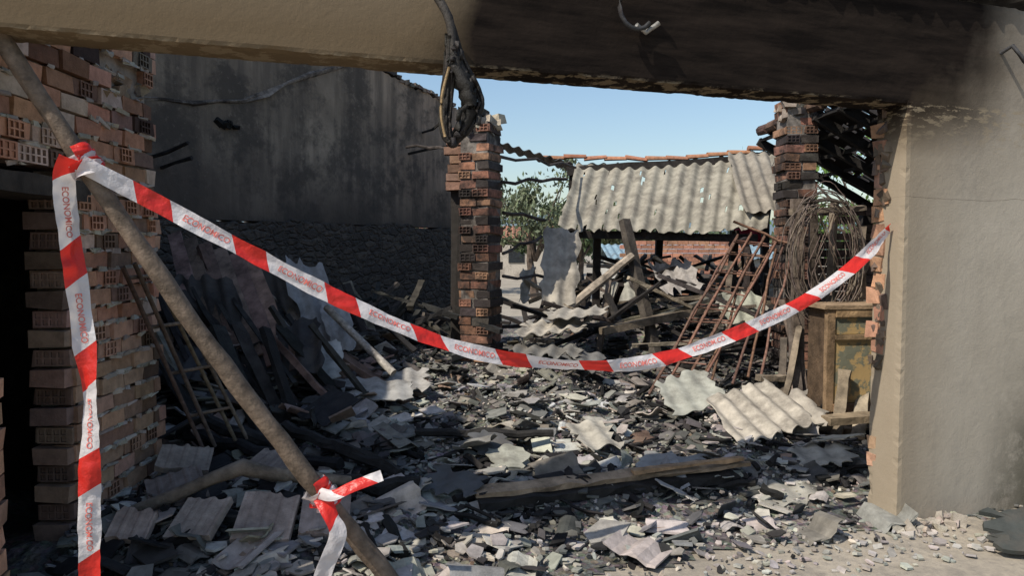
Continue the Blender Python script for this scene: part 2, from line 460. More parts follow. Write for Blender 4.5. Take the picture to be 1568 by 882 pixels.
n1=noise_n(t,v,.55,7,.55); n2=noise_n(t,v2,2.0,7,.6); n3=noise_n(t,v,14,6,.7); n5=noise_n(t,v,1.3,9,.72)
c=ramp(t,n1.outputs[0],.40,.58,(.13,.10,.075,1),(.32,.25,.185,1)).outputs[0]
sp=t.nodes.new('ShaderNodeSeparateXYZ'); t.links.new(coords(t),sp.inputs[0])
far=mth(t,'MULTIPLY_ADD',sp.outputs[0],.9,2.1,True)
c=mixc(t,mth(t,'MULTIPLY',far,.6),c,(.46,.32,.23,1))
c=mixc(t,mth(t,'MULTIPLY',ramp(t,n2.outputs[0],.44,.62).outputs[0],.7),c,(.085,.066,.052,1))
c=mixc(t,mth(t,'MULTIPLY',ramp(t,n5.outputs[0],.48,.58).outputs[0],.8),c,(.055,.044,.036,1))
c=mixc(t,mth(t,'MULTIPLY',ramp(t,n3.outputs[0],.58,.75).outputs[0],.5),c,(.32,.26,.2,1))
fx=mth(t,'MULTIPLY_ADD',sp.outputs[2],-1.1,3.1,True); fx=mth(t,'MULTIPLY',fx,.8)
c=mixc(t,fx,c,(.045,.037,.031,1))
t.links.new(c,b.inputs['Base Color']); b.inputs['Roughness'].default_value=.95
bump(t,b,mth(t,'ADD',n3.outputs[0],n5.outputs[0]),.5,.03); M_soot=m
m,t,b=nt('rubble_stone_masonry'); v=coords(t,(1,1,1.7))
nd=noise_n(t,v,3,4,.6); vm=t.nodes.new('ShaderNodeVectorMath'); vm.operation='MULTIPLY_ADD'; t.links.new(nd.outputs['Color'],vm.inputs[0]); vm.inputs[1].default_value=(.25,.25,.25); t.links.new(v,vm.inputs[2]); vd=vm.outputs[0]
vo=t.nodes.new('ShaderNodeTexVoronoi'); vo.inputs['Scale'].default_value=6.5; t.links.new(vd,vo.inputs['Vector'])
ve=t.nodes.new('ShaderNodeTexVoronoi'); ve.feature='DISTANCE_TO_EDGE'; ve.inputs['Scale'].default_value=6.5; t.links.new(vd,ve.inputs['Vector'])
n3=noise_n(t,v,10,6,.7)
bw=t.nodes.new('ShaderNodeRGBToBW'); t.links.new(vo.outputs['Color'],bw.inputs[0])
c=ramp(t,bw.outputs[0],.2,.8,(.055,.045,.038,1),(.11,.09,.073,1)).outputs[0]
c=mixc(t,mth(t,'MULTIPLY_ADD',ramp(t,ve.outputs[0],.0,.12).outputs[0],-.35,.35),c,(.11,.094,.078,1))
c=mixc(t,ramp(t,n3.outputs[0],.42,.68).outputs[0],c,(.035,.03,.026,1))
t.links.new(c,b.inputs['Base Color']); b.inputs['Roughness'].default_value=.95
hh=mth(t,'ADD',ramp(t,ve.outputs[0],0,.2).outputs[0],mth(t,'MULTIPLY',n3.outputs[0],.9)); bump(t,b,hh,1,.04); M_stone=m
sw=empty('burnt_wall')
S0=(-3.95,2.4,0);S1=(-3.8,7.6,0);S2=(-.88,12,0)
zt=lambda s:4.6-.75*s if s<.6 else 4.15-.3*(s-.6)/.4
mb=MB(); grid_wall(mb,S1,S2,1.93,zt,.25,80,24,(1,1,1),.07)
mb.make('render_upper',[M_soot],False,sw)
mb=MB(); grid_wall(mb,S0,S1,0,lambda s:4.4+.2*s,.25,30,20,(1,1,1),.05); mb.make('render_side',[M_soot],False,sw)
mb=MB(); grid_wall(mb,S1,S2,0,lambda s:1.93+.02*math.sin(s*20),.35,60,14,(1,1,1),.05,.05); mb.make('stone_base',[M_stone],False,sw)
mb=MB()
dv=(Vector(S2)-Vector(S1)); dn=Vector((dv.y,-dv.x,0)).normalized()
def onw(s,z,off=.03): p=Vector(S1)+dv*s+dn*off; return Vector((p.x,p.y,z))
mb.tube([onw(s,z,.0)+Vector((0,0,G(.02))) for s,z in ((.0,3.1),(.06,3.14),(.12,3.2),(.18,3.26),(.24,3.3),(.3,3.45),(.36,3.62),(.43,3.78),(.5,3.95),(.55,4.05))],[.03,.02,.035,.02,.03,.035,.02,.035,.03,.02],6,(.24,.20,.17),0,.35)
for k in range(26):
    s=.55+.45*k/26
    mb.box(onw(s,zt(s)+.03,-.12),(.09,.3,.05),Euler((G(.1),G(.1),math.atan2(dv.y,dv.x)+G(.1))).to_matrix(),vary((.26,.21,.17),.3),0,.006)
mb.make('verge_tiles',[M_brick],False,sw)
mb=MB()
for (s,z,l) in ((.03,2.55,.5),(.05,2.45,.4),(.78,3.0,.6),(.84,3.35,.35)):
    p=onw(s,z,0); mb.tube([p,p+dn*l*.4+Vector((.05,-.03,.03)),p+dn*l+Vector((.1,-.05,.1+G(.05)))],.02,5,(.03,.027,.025),0,.15)
for k in range(7): mb.box(onw(.2+G(.008),3.0+G(.02),.0),(.05,.1,.05),Euler((G(.5),G(.5),G(1))).to_matrix(),(.014,.013,.012),0,.01)  # near-black lumps paint the shade of a pipe hole
mb.make('stub_rafters_and_hole_shade',[M_wood],False,sw)
mb=MB(); mb.box((-3.2,3.7,2.06),(1.35,2.1,.1),None,(.05,.045,.04)); mb.make('added_room_ceiling',[M_wood],False,lw)  # ceiling added to keep daylight out of the room behind the doorway
mb=MB(); mb.box((-3.2,4.8,1.04),(1.4,.14,2.06),None,(.05,.043,.037)); mb.box((-3.75,3.7,1.0),(.1,2.0,2.0),None,(.05,.043,.037)); mb.make('added_room_wall',[M_wood],False,lw)  # dark walls added so the doorway opening stays unlit

# ---------------- front facade ----------------
def facade_mat(name):
    m,t,b=nt(name); v=coords(t); sp=t.nodes.new('ShaderNodeSeparateXYZ'); t.links.new(v,sp.inputs[0])
    u,z=sp.outputs[0],sp.outputs[2]
    n1=noise_n(t,v,1.1,8,.6); n3=noise_n(t,v,60,8,.7); vs_=coords(t,(5,5,.6)); n4=noise_n(t,vs_,1.2,6,.6)
    nh=noise_n(t,coords(t,(.8,1,6)),2.2,8,.7); nf=noise_n(t,v,7,8,.75)
    base=ramp(t,n1.outputs[0],.3,.7,(.36,.315,.25,1),(.46,.41,.335,1)).outputs[0]
    base=mixc(t,mth(t,'MULTIPLY',ramp(t,n4.outputs[0],.5,.8).outputs[0],.6),base,(.29,.255,.21,1))
    base=mixc(t,mth(t,'MULTIPLY',ramp(t,nf.outputs[0],.5,.75).outputs[0],.55),base,(.27,.24,.20,1))
    wob=mth(t,'MULTIPLY_ADD',n1.outputs[0],1.2,-.6)
    uu=mth(t,'ADD',u,wob)
    zf=mth(t,'MULTIPLY_ADD',z,3.6,-7.6,True)
    # thin smoke film on the wall beside the opening
    sm_=mth(t,'MULTIPLY',mth(t,'MULTIPLY_ADD',uu,-.9,5.3,True),mth(t,'MULTIPLY_ADD',z,1.1,-1.9,True))
    c=mixc(t,mth(t,'MULTIPLY',sm_,.55),base,(.13,.10,.075,1))
    lo=mth(t,'MULTIPLY_ADD',z,-2.2,6.5,True)
    brn=mth(t,'MULTIPLY',mth(t,'SUBTRACT',1.0,mth(t,'MULTIPLY_ADD',u,1.2,-5.2,True)),mth(t,'MULTIPLY',lo,zf))
    onl=mth(t,'SUBTRACT',1.0,mth(t,'MULTIPLY_ADD',u,2.0,-8.6,True))
    tan=mixc(t,mth(t,'MULTIPLY',onl,.75),c,(.25,.195,.13,1))
    c=mixc(t,mth(t,'MULTIPLY',brn,.8),tan,(.13,.09,.05,1))
    a=mth(t,'MULTIPLY_ADD',uu,2.4,-3.7,True)
    hz=mth(t,'MULTIPLY_ADD',z,.95,-1.95)
    e=mth(t,'SUBTRACT',5.0,mth(t,'SUBTRACT',uu,mth(t,'MULTIPLY',hz,.7)))
    bfac=mth(t,'MULTIPLY',e,1.3,None,True)
    soot=mth(t,'MULTIPLY',mth(t,'MULTIPLY',a,bfac),zf)
    sc=ramp(t,nh.outputs[0],.38,.78,(.010,.008,.007,1),(.038,.028,.022,1)).outputs[0]
    c=mixc(t,soot,c,sc)
    ch=noise_n(t,coords(t,(9,9,30)),1,5,.7); cz=mth(t,'MULTIPLY_ADD',z,-40,97.2,True)
    cm=mth(t,'MULTIPLY',mth(t,'MULTIPLY',ramp(t,ch.outputs[0],.52,.57).outputs[0],cz),zf)
    c=mixc(t,mth(t,'MULTIPLY',cm,.7),c,(.30,.24,.16,1))
    fl=noise_n(t,coords(t,(2,2,5)),5,8,.8)
    c=mixc(t,mth(t,'MULTIPLY',ramp(t,fl.outputs[0],.68,.72).outputs[0],.12),c,(.3,.26,.2,1))
    lowr=mth(t,'MULTIPLY',mth(t,'MULTIPLY_ADD',uu,1.8,-8.8,True),mth(t,'MULTIPLY_ADD',z,-1.6,1.7,True))
    dirt=noise_n(t,v,5,8,.75)
    c=mixc(t,mth(t,'MULTIPLY',lowr,mth(t,'MULTIPLY',ramp(t,dirt.outputs[0],.3,.52).outputs[0],.9)),c,(.085,.078,.055,1))
    wv=mth(t,'ABSOLUTE',mth(t,'SUBTRACT',z,mth(t,'MULTIPLY_ADD',n1.outputs[0],.12,1.83)))
    crack=mth(t,'MULTIPLY_ADD',wv,-700,1.6,True)
    crack=mth(t,'MULTIPLY',crack,mth(t,'MULTIPLY_ADD',u,10,-43,True))
    c=mixc(t,mth(t,'MULTIPLY',crack,.6),c,(.1,.08,.06,1))
    t.links.new(c,b.inputs['Base Color']); b.inputs['Roughness'].default_value=1.0; b.inputs['Specular IOR Level'].default_value=.03
    hh=mth(t,'ADD',mth(t,'MULTIPLY',n3.outputs[0],.6),mth(t,'MULTIPLY',nf.outputs[0],.5)); bump(t,b,hh,.35,.01)
    return m
M_fac=facade_mat('smoke_stained_render')
fw=empty('garage_facade',(-1.9,2.76,0),FA)
def fac_block(name,u0,u1,z0,z1,th,step=.05,chip=.01,mat=M_fac,butt=None):
    nu=max(2,int((u1-u0)/step));nz=max(2,int((z1-z0)/step));ny=5
    import bmesh
    bm=bmesh.new()
    def put(i,j,k):
        x=u0+(u1-u0)*i/nu;y=th*k/ny;z=z0+(z1-z0)*j/nz
        ei=(i in(0,nu))
        if butt=='end' and i==nu: ei=False
        if butt=='start' and i==0 and z>2.40: ei=False
        ed=ei+(j in(0,nz))+(k in(0,ny))
        q=Vector((x*9,y*9,z*9)); a=chip*.3 if ed>=2 else .0006
        ex=Vector((noise.noise(q*3.3),noise.noise(q*3.3+Vector((5,5,5))),noise.noise(q*3.3+Vector((9,1,4)))))*a
        if ed>=2:
            pull=chip*(.35+2.2*max(0,noise.noise(q*.9)-.25)+1.0*max(0,noise.noise(q*4.1)-.2))
            ex+=Vector((pull*((1 if i==0 else -1 if i==nu else 0) if ei else 0),pull*(1 if k==0 else -1 if k==ny else 0),pull*(1 if j==0 else -1 if j==nz else 0)))
        return bm.verts.new(Vector((x,y,z))+ex)
    V={}
    for i in range(nu+1):
        for j in range(nz+1):
            for k in range(ny+1):
                if i in(0,nu) or j in(0,nz) or k in(0,ny): V[i,j,k]=put(i,j,k)
    for i in range(nu):
        for j in range(nz):
            for k in (0,ny): bm.faces.new([V[i,j,k],V[i+1,j,k],V[i+1,j+1,k],V[i,j+1,k]])
        for k in range(ny):
            for j in (0,nz): bm.faces.new([V[i,j,k],V[i+1,j,k],V[i+1,j,k+1],V[i,j,k+1]])
    for j in range(nz):
        for k in range(ny):
            for i in (0,nu): bm.faces.new([V[i,j,k],V[i,j+1,k],V[i,j+1,k+1],V[i,j,k+1]])
    bmesh.ops.recalc_face_normals(bm,faces=bm.faces)
    me=bpy.data.meshes.new(name); bm.to_mesh(me); bm.free(); me.materials.append(mat)
    o=bpy.data.objects.new(name,me); scene.collection.objects.link(o); o.parent=fw
    return o
fac_block('lintel_beam',-3.0,4.352,2.41,3.02,.22,.02,.009,butt='end')
fac_block('right_wall',4.352,8.5,-.05,3.0215,.22,.03,.010,butt='start')
fac_block('left_wall',-3.0,-.09,-.05,2.408,.218,.05,.012)
mb=MB(); z=.35
while z<2.38:
    if 1.0<z<2.4 and R()<.9: mb.box((4.375+G(.006),.185+G(.012),z),(.07,.085,.082),Matrix.Rotation(G(.05),3,'Z'),vary((.50,.28,.17),.3),0,.006)
    elif R()<.3: mb.box((4.378,.195,z),(.06,.06,.08),None,vary((.42,.26,.17),.3),0,.006)
    z+=.097
for k in range(30): mb.box((4.352,U(.12,.22),U(.9,2.4)),(.03,U(.02,.05),U(.03,.09)),Euler((G(.3),G(.3),G(.3))).to_matrix(),vary((.16,.12,.09),.4),0,.006)
mb.make('jamb_bricks',[M_brickc],False,fw)
mb=MB(); z=.05
while z<2.3:
    mb.box((-.085+G(.006),.12,z),(.04,.18,.085),None,vary((.45,.26,.17),.3),0,.005); z+=.1
mb.make('jamb_bricks_b',[M_brickc],False,fw)
mb=MB()
for k in range(60): mb.box((4.4+U(-.12,.4),-.02+U(-.1,.05),U(.0,.03)),(U(.02,.08),U(.02,.06),U(.02,.05)),Euler((G(.4),G(.4),G(1))).to_matrix(),vary((.36,.32,.26),.2),0,.010)
mb.make('crumbled_render',[M_brickc],False,fw)
corr('eaves_sheet',(-3,-.06,3.055),(11.5,0,.06),(0,.5,.05),(.17,.165,.16),pitch=.15,amp=.027,parent=fw,rag=.015,nv=4,th=.009,bend=.005)
mb=MB()
mb.tube([(5.05,-.0,2.75),(5.04,-.08,2.77),(5.08,-.12,2.68),(5.16,-.12,2.63),(5.24,-.11,2.66),(5.3,-.1,2.7),(5.36,-.02,2.68)],.013,7,(.05,.05,.052))
mb.tube([(2.62+.09*math.cos(a),-.05,2.74+.1*math.sin(a)) for a in [k*.4 for k in range(2,15)]],.011,7,(.05,.05,.052))
mb.tube([(2.62,-.05,2.66),(2.68,-.03,2.635),(2.74,-.05,2.68)],.012,6,(.35,.34,.32))
mb.make('cable_hooks',[M_metal],True,fw)

# ---------------- leaning pole ----------------
mb=MB(); A=Vector((-1.97,2.86,2.46));B=Vector((-.49,3.3,.02)); pts=[];rad=[]
for i in range(29):
    tt=i/28; p=A.lerp(B,tt); p+=Vector((-.035,0,-.035))*math.sin(tt*math.pi)+Vector((G(.002),0,G(.002))); pts.append(p); rad.append(.034+.008*tt+.002*math.sin(i*1.3))
mb.tube(pts,rad,14,(.18,.135,.10),0,.02)
M_pole=attr_mat('pole_bark',0.75,20,0.5,45,0.7,(.05,.038,.028,1),.95,4)
pole=mb.make('leaning_wooden_pole',[M_pole],True)

# ---------------- barrier tape ----------------
m,t,b=nt('barrier_tape'); uvn=t.nodes.new('ShaderNodeUVMap'); uvn.uv_map='UVMap'
sp=t.nodes.new('ShaderNodeSeparateXYZ'); t.links.new(uvn.outputs[0],sp.inputs[0])
q=mth(t,'MULTIPLY_ADD',sp.outputs[1],.055,sp.outputs[0]); q=mth(t,'DIVIDE',q,.42); q=mth(t,'FRACT',q); q=mth(t,'LESS_THAN',q,.36)
nn=noise_n(t,coords(t),9,5); wcol=ramp(t,nn.outputs[0],.3,.7,(.66,.61,.60,1),(.82,.78,.77,1)).outputs[0]
c=mixc(t,q,wcol,(.75,.035,.025,1)); t.links.new(c,b.inputs['Base Color']); b.inputs['Roughness'].default_value=.35
tr=t.nodes.new('ShaderNodeBsdfTranslucent'); t.links.new(c,tr.inputs[0]); mx=t.nodes.new('ShaderNodeMixShader'); mx.inputs[0].default_value=.35
t.links.new(b.outputs[0],mx.inputs[1]); t.links.new(tr.outputs[0],mx.inputs[2]); t.links.new(mx.outputs[0],t.nodes['Material Output'].inputs[0])
nb=noise_n(t,coords(t,(1,1,1)),38,3); bump(t,b,nb.outputs[0],.5,.012); M_tape=m
m,t,b=nt('tape_print'); b.inputs['Base Color'].default_value=(.62,.16,.13,1); b.inputs['Roughness'].default_value=.5; M_print=m
cu=bpy.data.curves.new('txt','FONT'); cu.body='ECONOMICO'; cu.size=.036; cu.align_x='CENTER'; cu.align_y='CENTER'; cu.offset=.0006
to=bpy.data.objects.new('txt',cu); scene.collection.objects.link(to); bpy.context.view_layer.update()
dg=bpy.context.evaluated_depsgraph_get(); tm=to.evaluated_get(dg).to_mesh()
TV=[v.co.copy() for v in tm.vertices]; TF=[tuple(p.vertices) for p in tm.polygons]; bpy.data.objects.remove(to)
def cat(p0,p1,p2,p3,t): return .5*((2*p1)+(-p0+p2)*t+(2*p0-5*p1+4*p2-p3)*t*t+(-p0+3*p1-3*p2+p3)*t**3)
def tape(name,pts,wv,width,parent,text=True,u0=0,crin=.008):
    pts=[Vector(p) for p in pts]; wv=[Vector(w).normalized() for w in wv]
    P=[];Wv=[]
    n=len(pts)
    for i in range(n-1):
        for k in range(24):
            t_=k/24; g=lambda L,j:L[max(0,min(n-1,j))]
            P.append(cat(g(pts,i-1),g(pts,i),g(pts,i+1),g(pts,i+2),t_)); Wv.append(wv[i].lerp(wv[i+1],t_).normalized())
    P.append(pts[-1]);Wv.append(wv[-1])
    S=[0]
    for i in range(1,len(P)): S.append(S[-1]+(P[i]-P[i-1]).length)
    import bisect
    def surf(s,v,off=0):
        s=max(0,min(S[-1]-1e-5,s)); i=max(0,bisect.bisect_right(S,s)-1); i=min(i,len(P)-2)
        f=(s-S[i])/max(1e-6,S[i+1]-S[i]); p=P[i].lerp(P[i+1],f); w=Wv[i].lerp(Wv[i+1],f).normalized(); d=(P[i+1]-P[i]).normalized()
        nn=d.cross(w).normalized(); w=nn.cross(d).normalized()
        cr=crin*(noise.noise(Vector((s*7,v*1.5,1)))+.7*noise.noise(Vector((s*22,v*3,7)))+.5*abs(noise.noise(Vector((s*6+v*2,v*6,3)))))+ .010*math.sin(v*3+s*5)
        if nn.y>0: nn=-nn
        return p+w*(v-.5)*width*(1-.3*abs(noise.noise(Vector((s*4,0,2)))))+nn*(cr+off)
    N=int(S[-1]/.01); nv=8; vs=[];fs=[];uv=[]
    for i in range(N+1):
        for j in range(nv+1): vs.append(surf(S[-1]*i/N,j/nv))
    me=bpy.data.meshes.new(name)
    for i in range(N):
        for j in range(nv):
            a=i*(nv+1)+j; fs.append((a,a+1,a+nv+2,a+nv+1))
            for (ii,jj) in ((i,j),(i,j+1),(i+1,j+1),(i+1,j)): uv+= [u0+S[-1]*ii/N,jj/nv]
    me.from_pydata([tuple(q) for q in vs],[],fs); l=me.uv_layers.new(name='UVMap'); l.data.foreach_set('uv',uv)
    me.polygons.foreach_set('use_smooth',[True]*len(fs)); me.materials.append(M_tape)
    o=bpy.data.objects.new(name,me); scene.collection.objects.link(o); o.parent=parent
    if text:
        tv=[];tf=[]
        k=0
        while True:
            c_=(k+.65)*.42-u0; k+=1
            if c_-.13<.02: continue
            if c_+.13>S[-1]: break
            o_=len(tv)
            tv+= [surf(c_+q.x*.9,.5+q.y/width,.0024) for q in TV]; tf+= [tuple(o_+i for i in f) for f in TF]
        if tv:
            me=bpy.data.meshes.new(name+'_print'); me.from_pydata([tuple(q) for q in tv],[],tf); me.materials.append(M_print)
            o=bpy.data.objects.new(name+'_print',me); scene.collection.objects.link(o); o.parent=parent
tp=empty('barrier_tape')
Z=(0,0,1)
tape('span',[(-1.668,2.90,1.93),(-1.45,2.99,1.80),(-1.18,3.06,1.64),(-.67,3.22,1.345),(-.19,3.38,1.135),(.3,3.55,1.045),(.77,3.70,1.055),(1.43,3.93,1.26),(1.85,4.10,1.48),(2.165,4.27,1.72)],
 [(0.1,-.2,1),(.1,-.1,1),Z,(0,.5,1),(0,.2,1),(0,-.6,1),(0,.1,1),(-.1,.5,1),(0,.6,1),(0,-.4,1)],.072,tp,True,.18)
tape('hanging_end',[(-1.69,2.88,1.95),(-1.735,2.9,1.87),(-1.735,2.92,1.68),(-1.705,2.93,1.37),(-1.676,2.93,.98),(-1.69,2.93,.62),(-1.70,2.93,.25),(-1.72,2.95,0.02)],
 [(1,.4,.3),(1,1.2,.1),(1,1.3,.1),(1,.9,0),(1,-.3,0),(1,.2,0),(1,-.2,0),(1,.1,0)],.088,tp,True,.05,.010)
tape('tail_a',[(-.83,3.15,.55),(-.76,3.12,.55),(-.68,3.13,.585),(-.56,3.16,.625)],[(0,.3,1),(0,.5,1),(-.3,.5,1),(-.4,.3,1)],.05,tp,False,.3)
tape('tail_b',[(-.82,3.16,.53),(-.77,3.12,.45),(-.74,3.10,.38),(-.80,3.08,.22),(-.83,3.05,.02)],[(1,.4,.3),(1,.9,0),(1,.3,0),(1,.2,.2),(1,0,0)],.075,tp,False,.0)
def wrap(name,f0,f1,turns,u0,w=.05):
    ax=(B-A).normalized(); s1=ax.cross(Vector((0,0,1))).normalized(); s2=s1.cross(ax)
    n=int(turns*10); pts=[];wv=[]
    for i in range(n+1):
        a=i/10*6.283; f=f0+(f1-f0)*i/n; r=.052+.01*R()
        p=A.lerp(B,f)+Vector((-.035,0,-.035))*math.sin(f*math.pi)
        pts.append(p+(s1*math.cos(a)+s2*math.sin(a))*r); wv.append(ax+Vector((G(.25),G(.25),G(.25))))
    tape(name,pts,wv,w,tp,False,u0,.012)
wrap('knot_upper',.19,.225,2.6,0.02); wrap('knot_upper_b',.2,.215,1.4,.1,.035); wrap('knot_lower',.765,.80,2.3,.05); wrap('knot_lower_b',.78,.80,1.3,.2,.035)

# ---------------- hanging charred cable ----------------
mb=MB()
base=[(-.40,2.72),(-.315,2.66),(-.264,2.55),(-.225,2.40),(-.165,2.27),(-.15,2.19),(-.2,2.10),(-.264,2.05),(-.300,2.12),(-.292,2.25),(-.275,2.36),(-.262,2.5)]
def csm(pts,k_=5):
    out=[]
    for i in range(len(pts)-1):
        for k in range(k_): out.append(cat(pts[max(0,i-1)],pts[i],pts[i+1],pts[min(len(pts)-1,i+2)],k/k_))
    out.append(pts[-1]); return out
for s in range(12):
    ox,oz=G(.010),G(.010); sc=U(.5,1.05)
    pts=[Vector((-.24+(x+.24)*(1 if i<3 else sc)+ox*min(1,i/4)+G(.002),3.19+G(.010),2.4+(z-2.4)*(1 if i<3 else U(.98,1.01))+oz*min(1,i/4))) for i,(x,z) in enumerate(base)]
    mb.tube(csm(pts),U(.006,.011),7,vary((.035,.03,.026),.4),0,.06)
mb.tube(csm([Vector(p) for p in ((-.40,3.2,2.73),(-.315,3.19,2.66),(-.26,3.18,2.55),(-.245,3.18,2.42),(-.2,3.19,2.34))]),.019,9,(.06,.052,.045),0,.05)
P3=csm([Vector(p) for p in ((-.25,3.2,2.46),(-.235,3.2,2.38),(-.205,3.2,2.3),(-.175,3.2,2.22),(-.185,3.2,2.15),(-.215,3.2,2.09))],4)
mb.tube(P3,[.020+.042*math.sin(math.pi*min(1,i/(len(P3)-1)*.9+.08)) for i in range(len(P3))],10,(.022,.02,.018),0,.15,flat=.6)
for k in range(40):
    x,z=random.choice(base[3:7]); mb.box((x+G(.018)-.02,3.17+G(.012),z+G(.03)),(U(.008,.025),U(.003,.008),U(.02,.05)),Euler((G(.4),G(.4),G(.6))).to_matrix(),vary((.03,.027,.025),.4),0,.004)
mb.tube(csm([Vector(p) for p in ((-.262,3.15,2.36),(-.29,3.145,2.25),(-.296,3.145,2.16),(-.28,3.145,2.07))]),.006,6,(.36,.25,.13))
mb.make('hanging_burnt_cable',[M_cable],True)

# ---------------- timbers & debris ----------------
def one(name,fn,mat=M_wood,smooth=False):
    mb=MB(); fn(mb); return mb.make(name,[mat],smooth)
def bent(a,b,n=7,j=.03):
    a=Vector(a);b=Vector(b); return [a.lerp(b,i/n)+Vector((G(j),G(j),G(j)))*(1 if 0<i<n else 0) for i in range(n+1)]
one('scorched_plank',lambda m:(m.beam((-.22,4.32,.16),(1.55,4.85,.20),.10,.03,(.36,.26,.17),0,.25,.005,16),m.beam((-.2,4.28,.115),(1.45,4.78,.13),.14,.05,(.03,.027,.024),0,0,.008,16),m.beam((.75,4.56,.215),(1.5,4.80,.235),.05,.02,(.42,.27,.15),0,0,.004,6)))
one('charred_log',lambda m:m.tube(bent((-2.5,5.45,.42),(-1.45,4.9,.24),8,.012),.045,8,(.035,.033,.032),0,.12))
one('charred_log',lambda m:m.tube(bent((-2.3,5.2,.28),(-1.1,4.7,.22),8,.012),.04,8,(.028,.026,.026),0,.14))
one('charred_log',lambda m:m.tube(bent((-1.6,5.2,.36),(-.7,4.55,.2),8,.012),.04,8,(.035,.033,.032),0,.14))
one('charred_log',lambda m:m.tube(bent((-1.5,4.35,.2),(-.55,4.35,.2),8,.012),.05,8,(.03,.028,.026),0,.14))
one('charred_log',lambda m:m.tube(bent((-.7,5.3,.28),(.3,5.35,.26),8,.012),.03,8,(.03,.028,.026),0,.14))
def chars(m):
    k=0
    while k<420:
        y=3.6+6*R()**1.2; x=U(-.7,.6)*y; s=inside(x,y)
        if s is False or s<.4: continue
        a=U(0,3.14); l=U(.06,.4)*U(.5,1); z=H(x,y)+U(.02,.07)
        x2,y2=x+l*math.cos(a),y+l*math.sin(a)
        m.tube(bent((x,y,z),(x2,y2,H(x2,y2)+U(.02,.08)),3,.006),U(.008,.028),5,vary((.022,.02,.019),.4),0,.2); k+=1
one('charcoal_fragments',chars)
one('fallen_branch',lambda m:m.tube([(-2.05,3.95,.19),(-1.85,4.0,.25),(-1.66,4.05,.33),(-1.5,4.1,.38),(-1.36,4.12,.34),(-1.15,4.2,.29),(-.95,4.3,.24)],[.03,.033,.037,.045,.04,.038,.03],9,(.27,.21,.155),0,.07),M_wood,True)
def timbers(m):
    m.beam((1.35,9,1.95),(1.70,8.5,.2),.11,.09,(.10,.085,.07))
    m.tube(bent((1.42,8.8,1.52),(.6,8.35,.9),5,.01),.05,7,(.42,.35,.27),0,.05)
    m.beam((1.35,8.6,1.27),(2.12,8.8,.91),.07,.04,WL)
    m.beam((1.9,10,1.5),(2.5,10,1.13),.09,.04,WL)
    m.beam((1.0,8.3,.68),(2.5,9,.9),.1,.08,W)
    m.beam((1.2,12,1.33),(3.7,12,1.30),.06,.06,(.4,.36,.29))
    m.beam((1.1,11.5,1.05),(3.6,11.7,1.12),.08,.08,W)
    m.beam((1.3,9.5,.9),(2.9,9.2,1.05),.05,.05,W)
    m.beam((.95,8.3,.3),(1.2,9.2,1.2),.07,.05,(.14,.11,.085))
    for k in range(200):
        x=U(.2,3.8);y=U(8.0,12.5);a=U(0,3.14);l=U(.4,1.5); z=H(x,y)+U(.0,.55); dz=U(-.35,.5)
        m.beam((x,y,z),(x+l*math.cos(a),y+l*.6*math.sin(a),max(.1,min(1.5,z+dz))),U(.03,.09),U(.02,.06),vary(random.choice((W,WD,WD,WD,WD,WD,(.1,.09,.08))),.3))
    for k in range(16):
        x=U(.8,3.6);y=U(9.0,11.5); m.beam((x,y,H(x,y)),(x+G(.5),y+G(.4),U(1.1,1.75)),U(.05,.1),U(.04,.08),vary(random.choice((WD,WD,W)),.3))
one('collapsed_roof_timbers',timbers)
for k in range(9):
    x=U(.5,3.2);y=U(8.3,11); a=U(-.6,.6); w=U(.4,.8)
    corr('corrugated_roof_fragment',(x,y,H(x,y)+U(.1,.35)),(w*math.cos(a),w*math.sin(a),G(.12)),(G(.15),U(.4,.7),U(.05,.5)),vary((.26,.24,.21),.4),rag=.14,nv=6)
def pileL(m):
    for k in range(100):
        x=U(-3.6,-1.7);y=U(5.6,8.8);l=U(.6,1.7)
        h=H(x,y)
        fx,fy=x+U(.1,.6)*l,y-U(.0,.5)*l
        col=random.choice(((.025,.024,.023),(.03,.028,.026),(.045,.04,.037),(.08,.07,.062),(.16,.11,.085),(.22,.19,.16)))
        m.beam((x,y,h+U(.15,.75)),(fx,fy,H(fx,fy)+U(0.02,.2)),U(.04,.14),U(.02,.05),vary(col,.3),0,U(-.6,.6))
    for i in range(6):
        m.beam((-3.35+i*.16,7.4-i*.03,1.75-i*.05),(-2.65+i*.17,6.3-i*.04,.85-i*.05),.13,.025,vary((.22,.145,.115),.35),0,.5)
    for i in range(5):
        m.beam((-3.2+i*.18,6.6,1.35-i*.05),(-2.5+i*.2,5.8,.62-i*.02),.035,.04,vary((.04,.038,.036),.3),0,.5)
    for i in range(80):
        x=U(-2.2,-.6);y=U(8.0,10.8); m.beam((x,y,H(x,y)+U(.1,.8)),(x+U(-.8,.9),y-U(-.3,.7),H(x,y)+U(0,.6)),U(.03,.08),U(.03,.06),vary(random.choice(((.04,.036,.033),(.03,.03,.03),(.08,.07,.058))),.4))
one('charred_timber_pile',pileL)
mb=MB()
for k in range(480):
    x=U(-3.4,-1.2);y=U(5.2,8.0)
    shard(mb,x,y,U(.12,.32),U(.02,.22),U(.2,.5),vary(random.choice(((.10,.095,.09),(.05,.048,.046),(.04,.038,.037),(.22,.21,.2),(.26,.19,.15),(.35,.33,.3))),.3),th=.014,curve=R()<.4)
mb.make('collapsed_tile_heap',[M_shard])
one('fallen_pipe',lambda m:m.tube([(-1.75,7.0,1.05),(-1.05,6.55,.5)],.035,10,(.38,.35,.31),0,.02),M_metal,True)
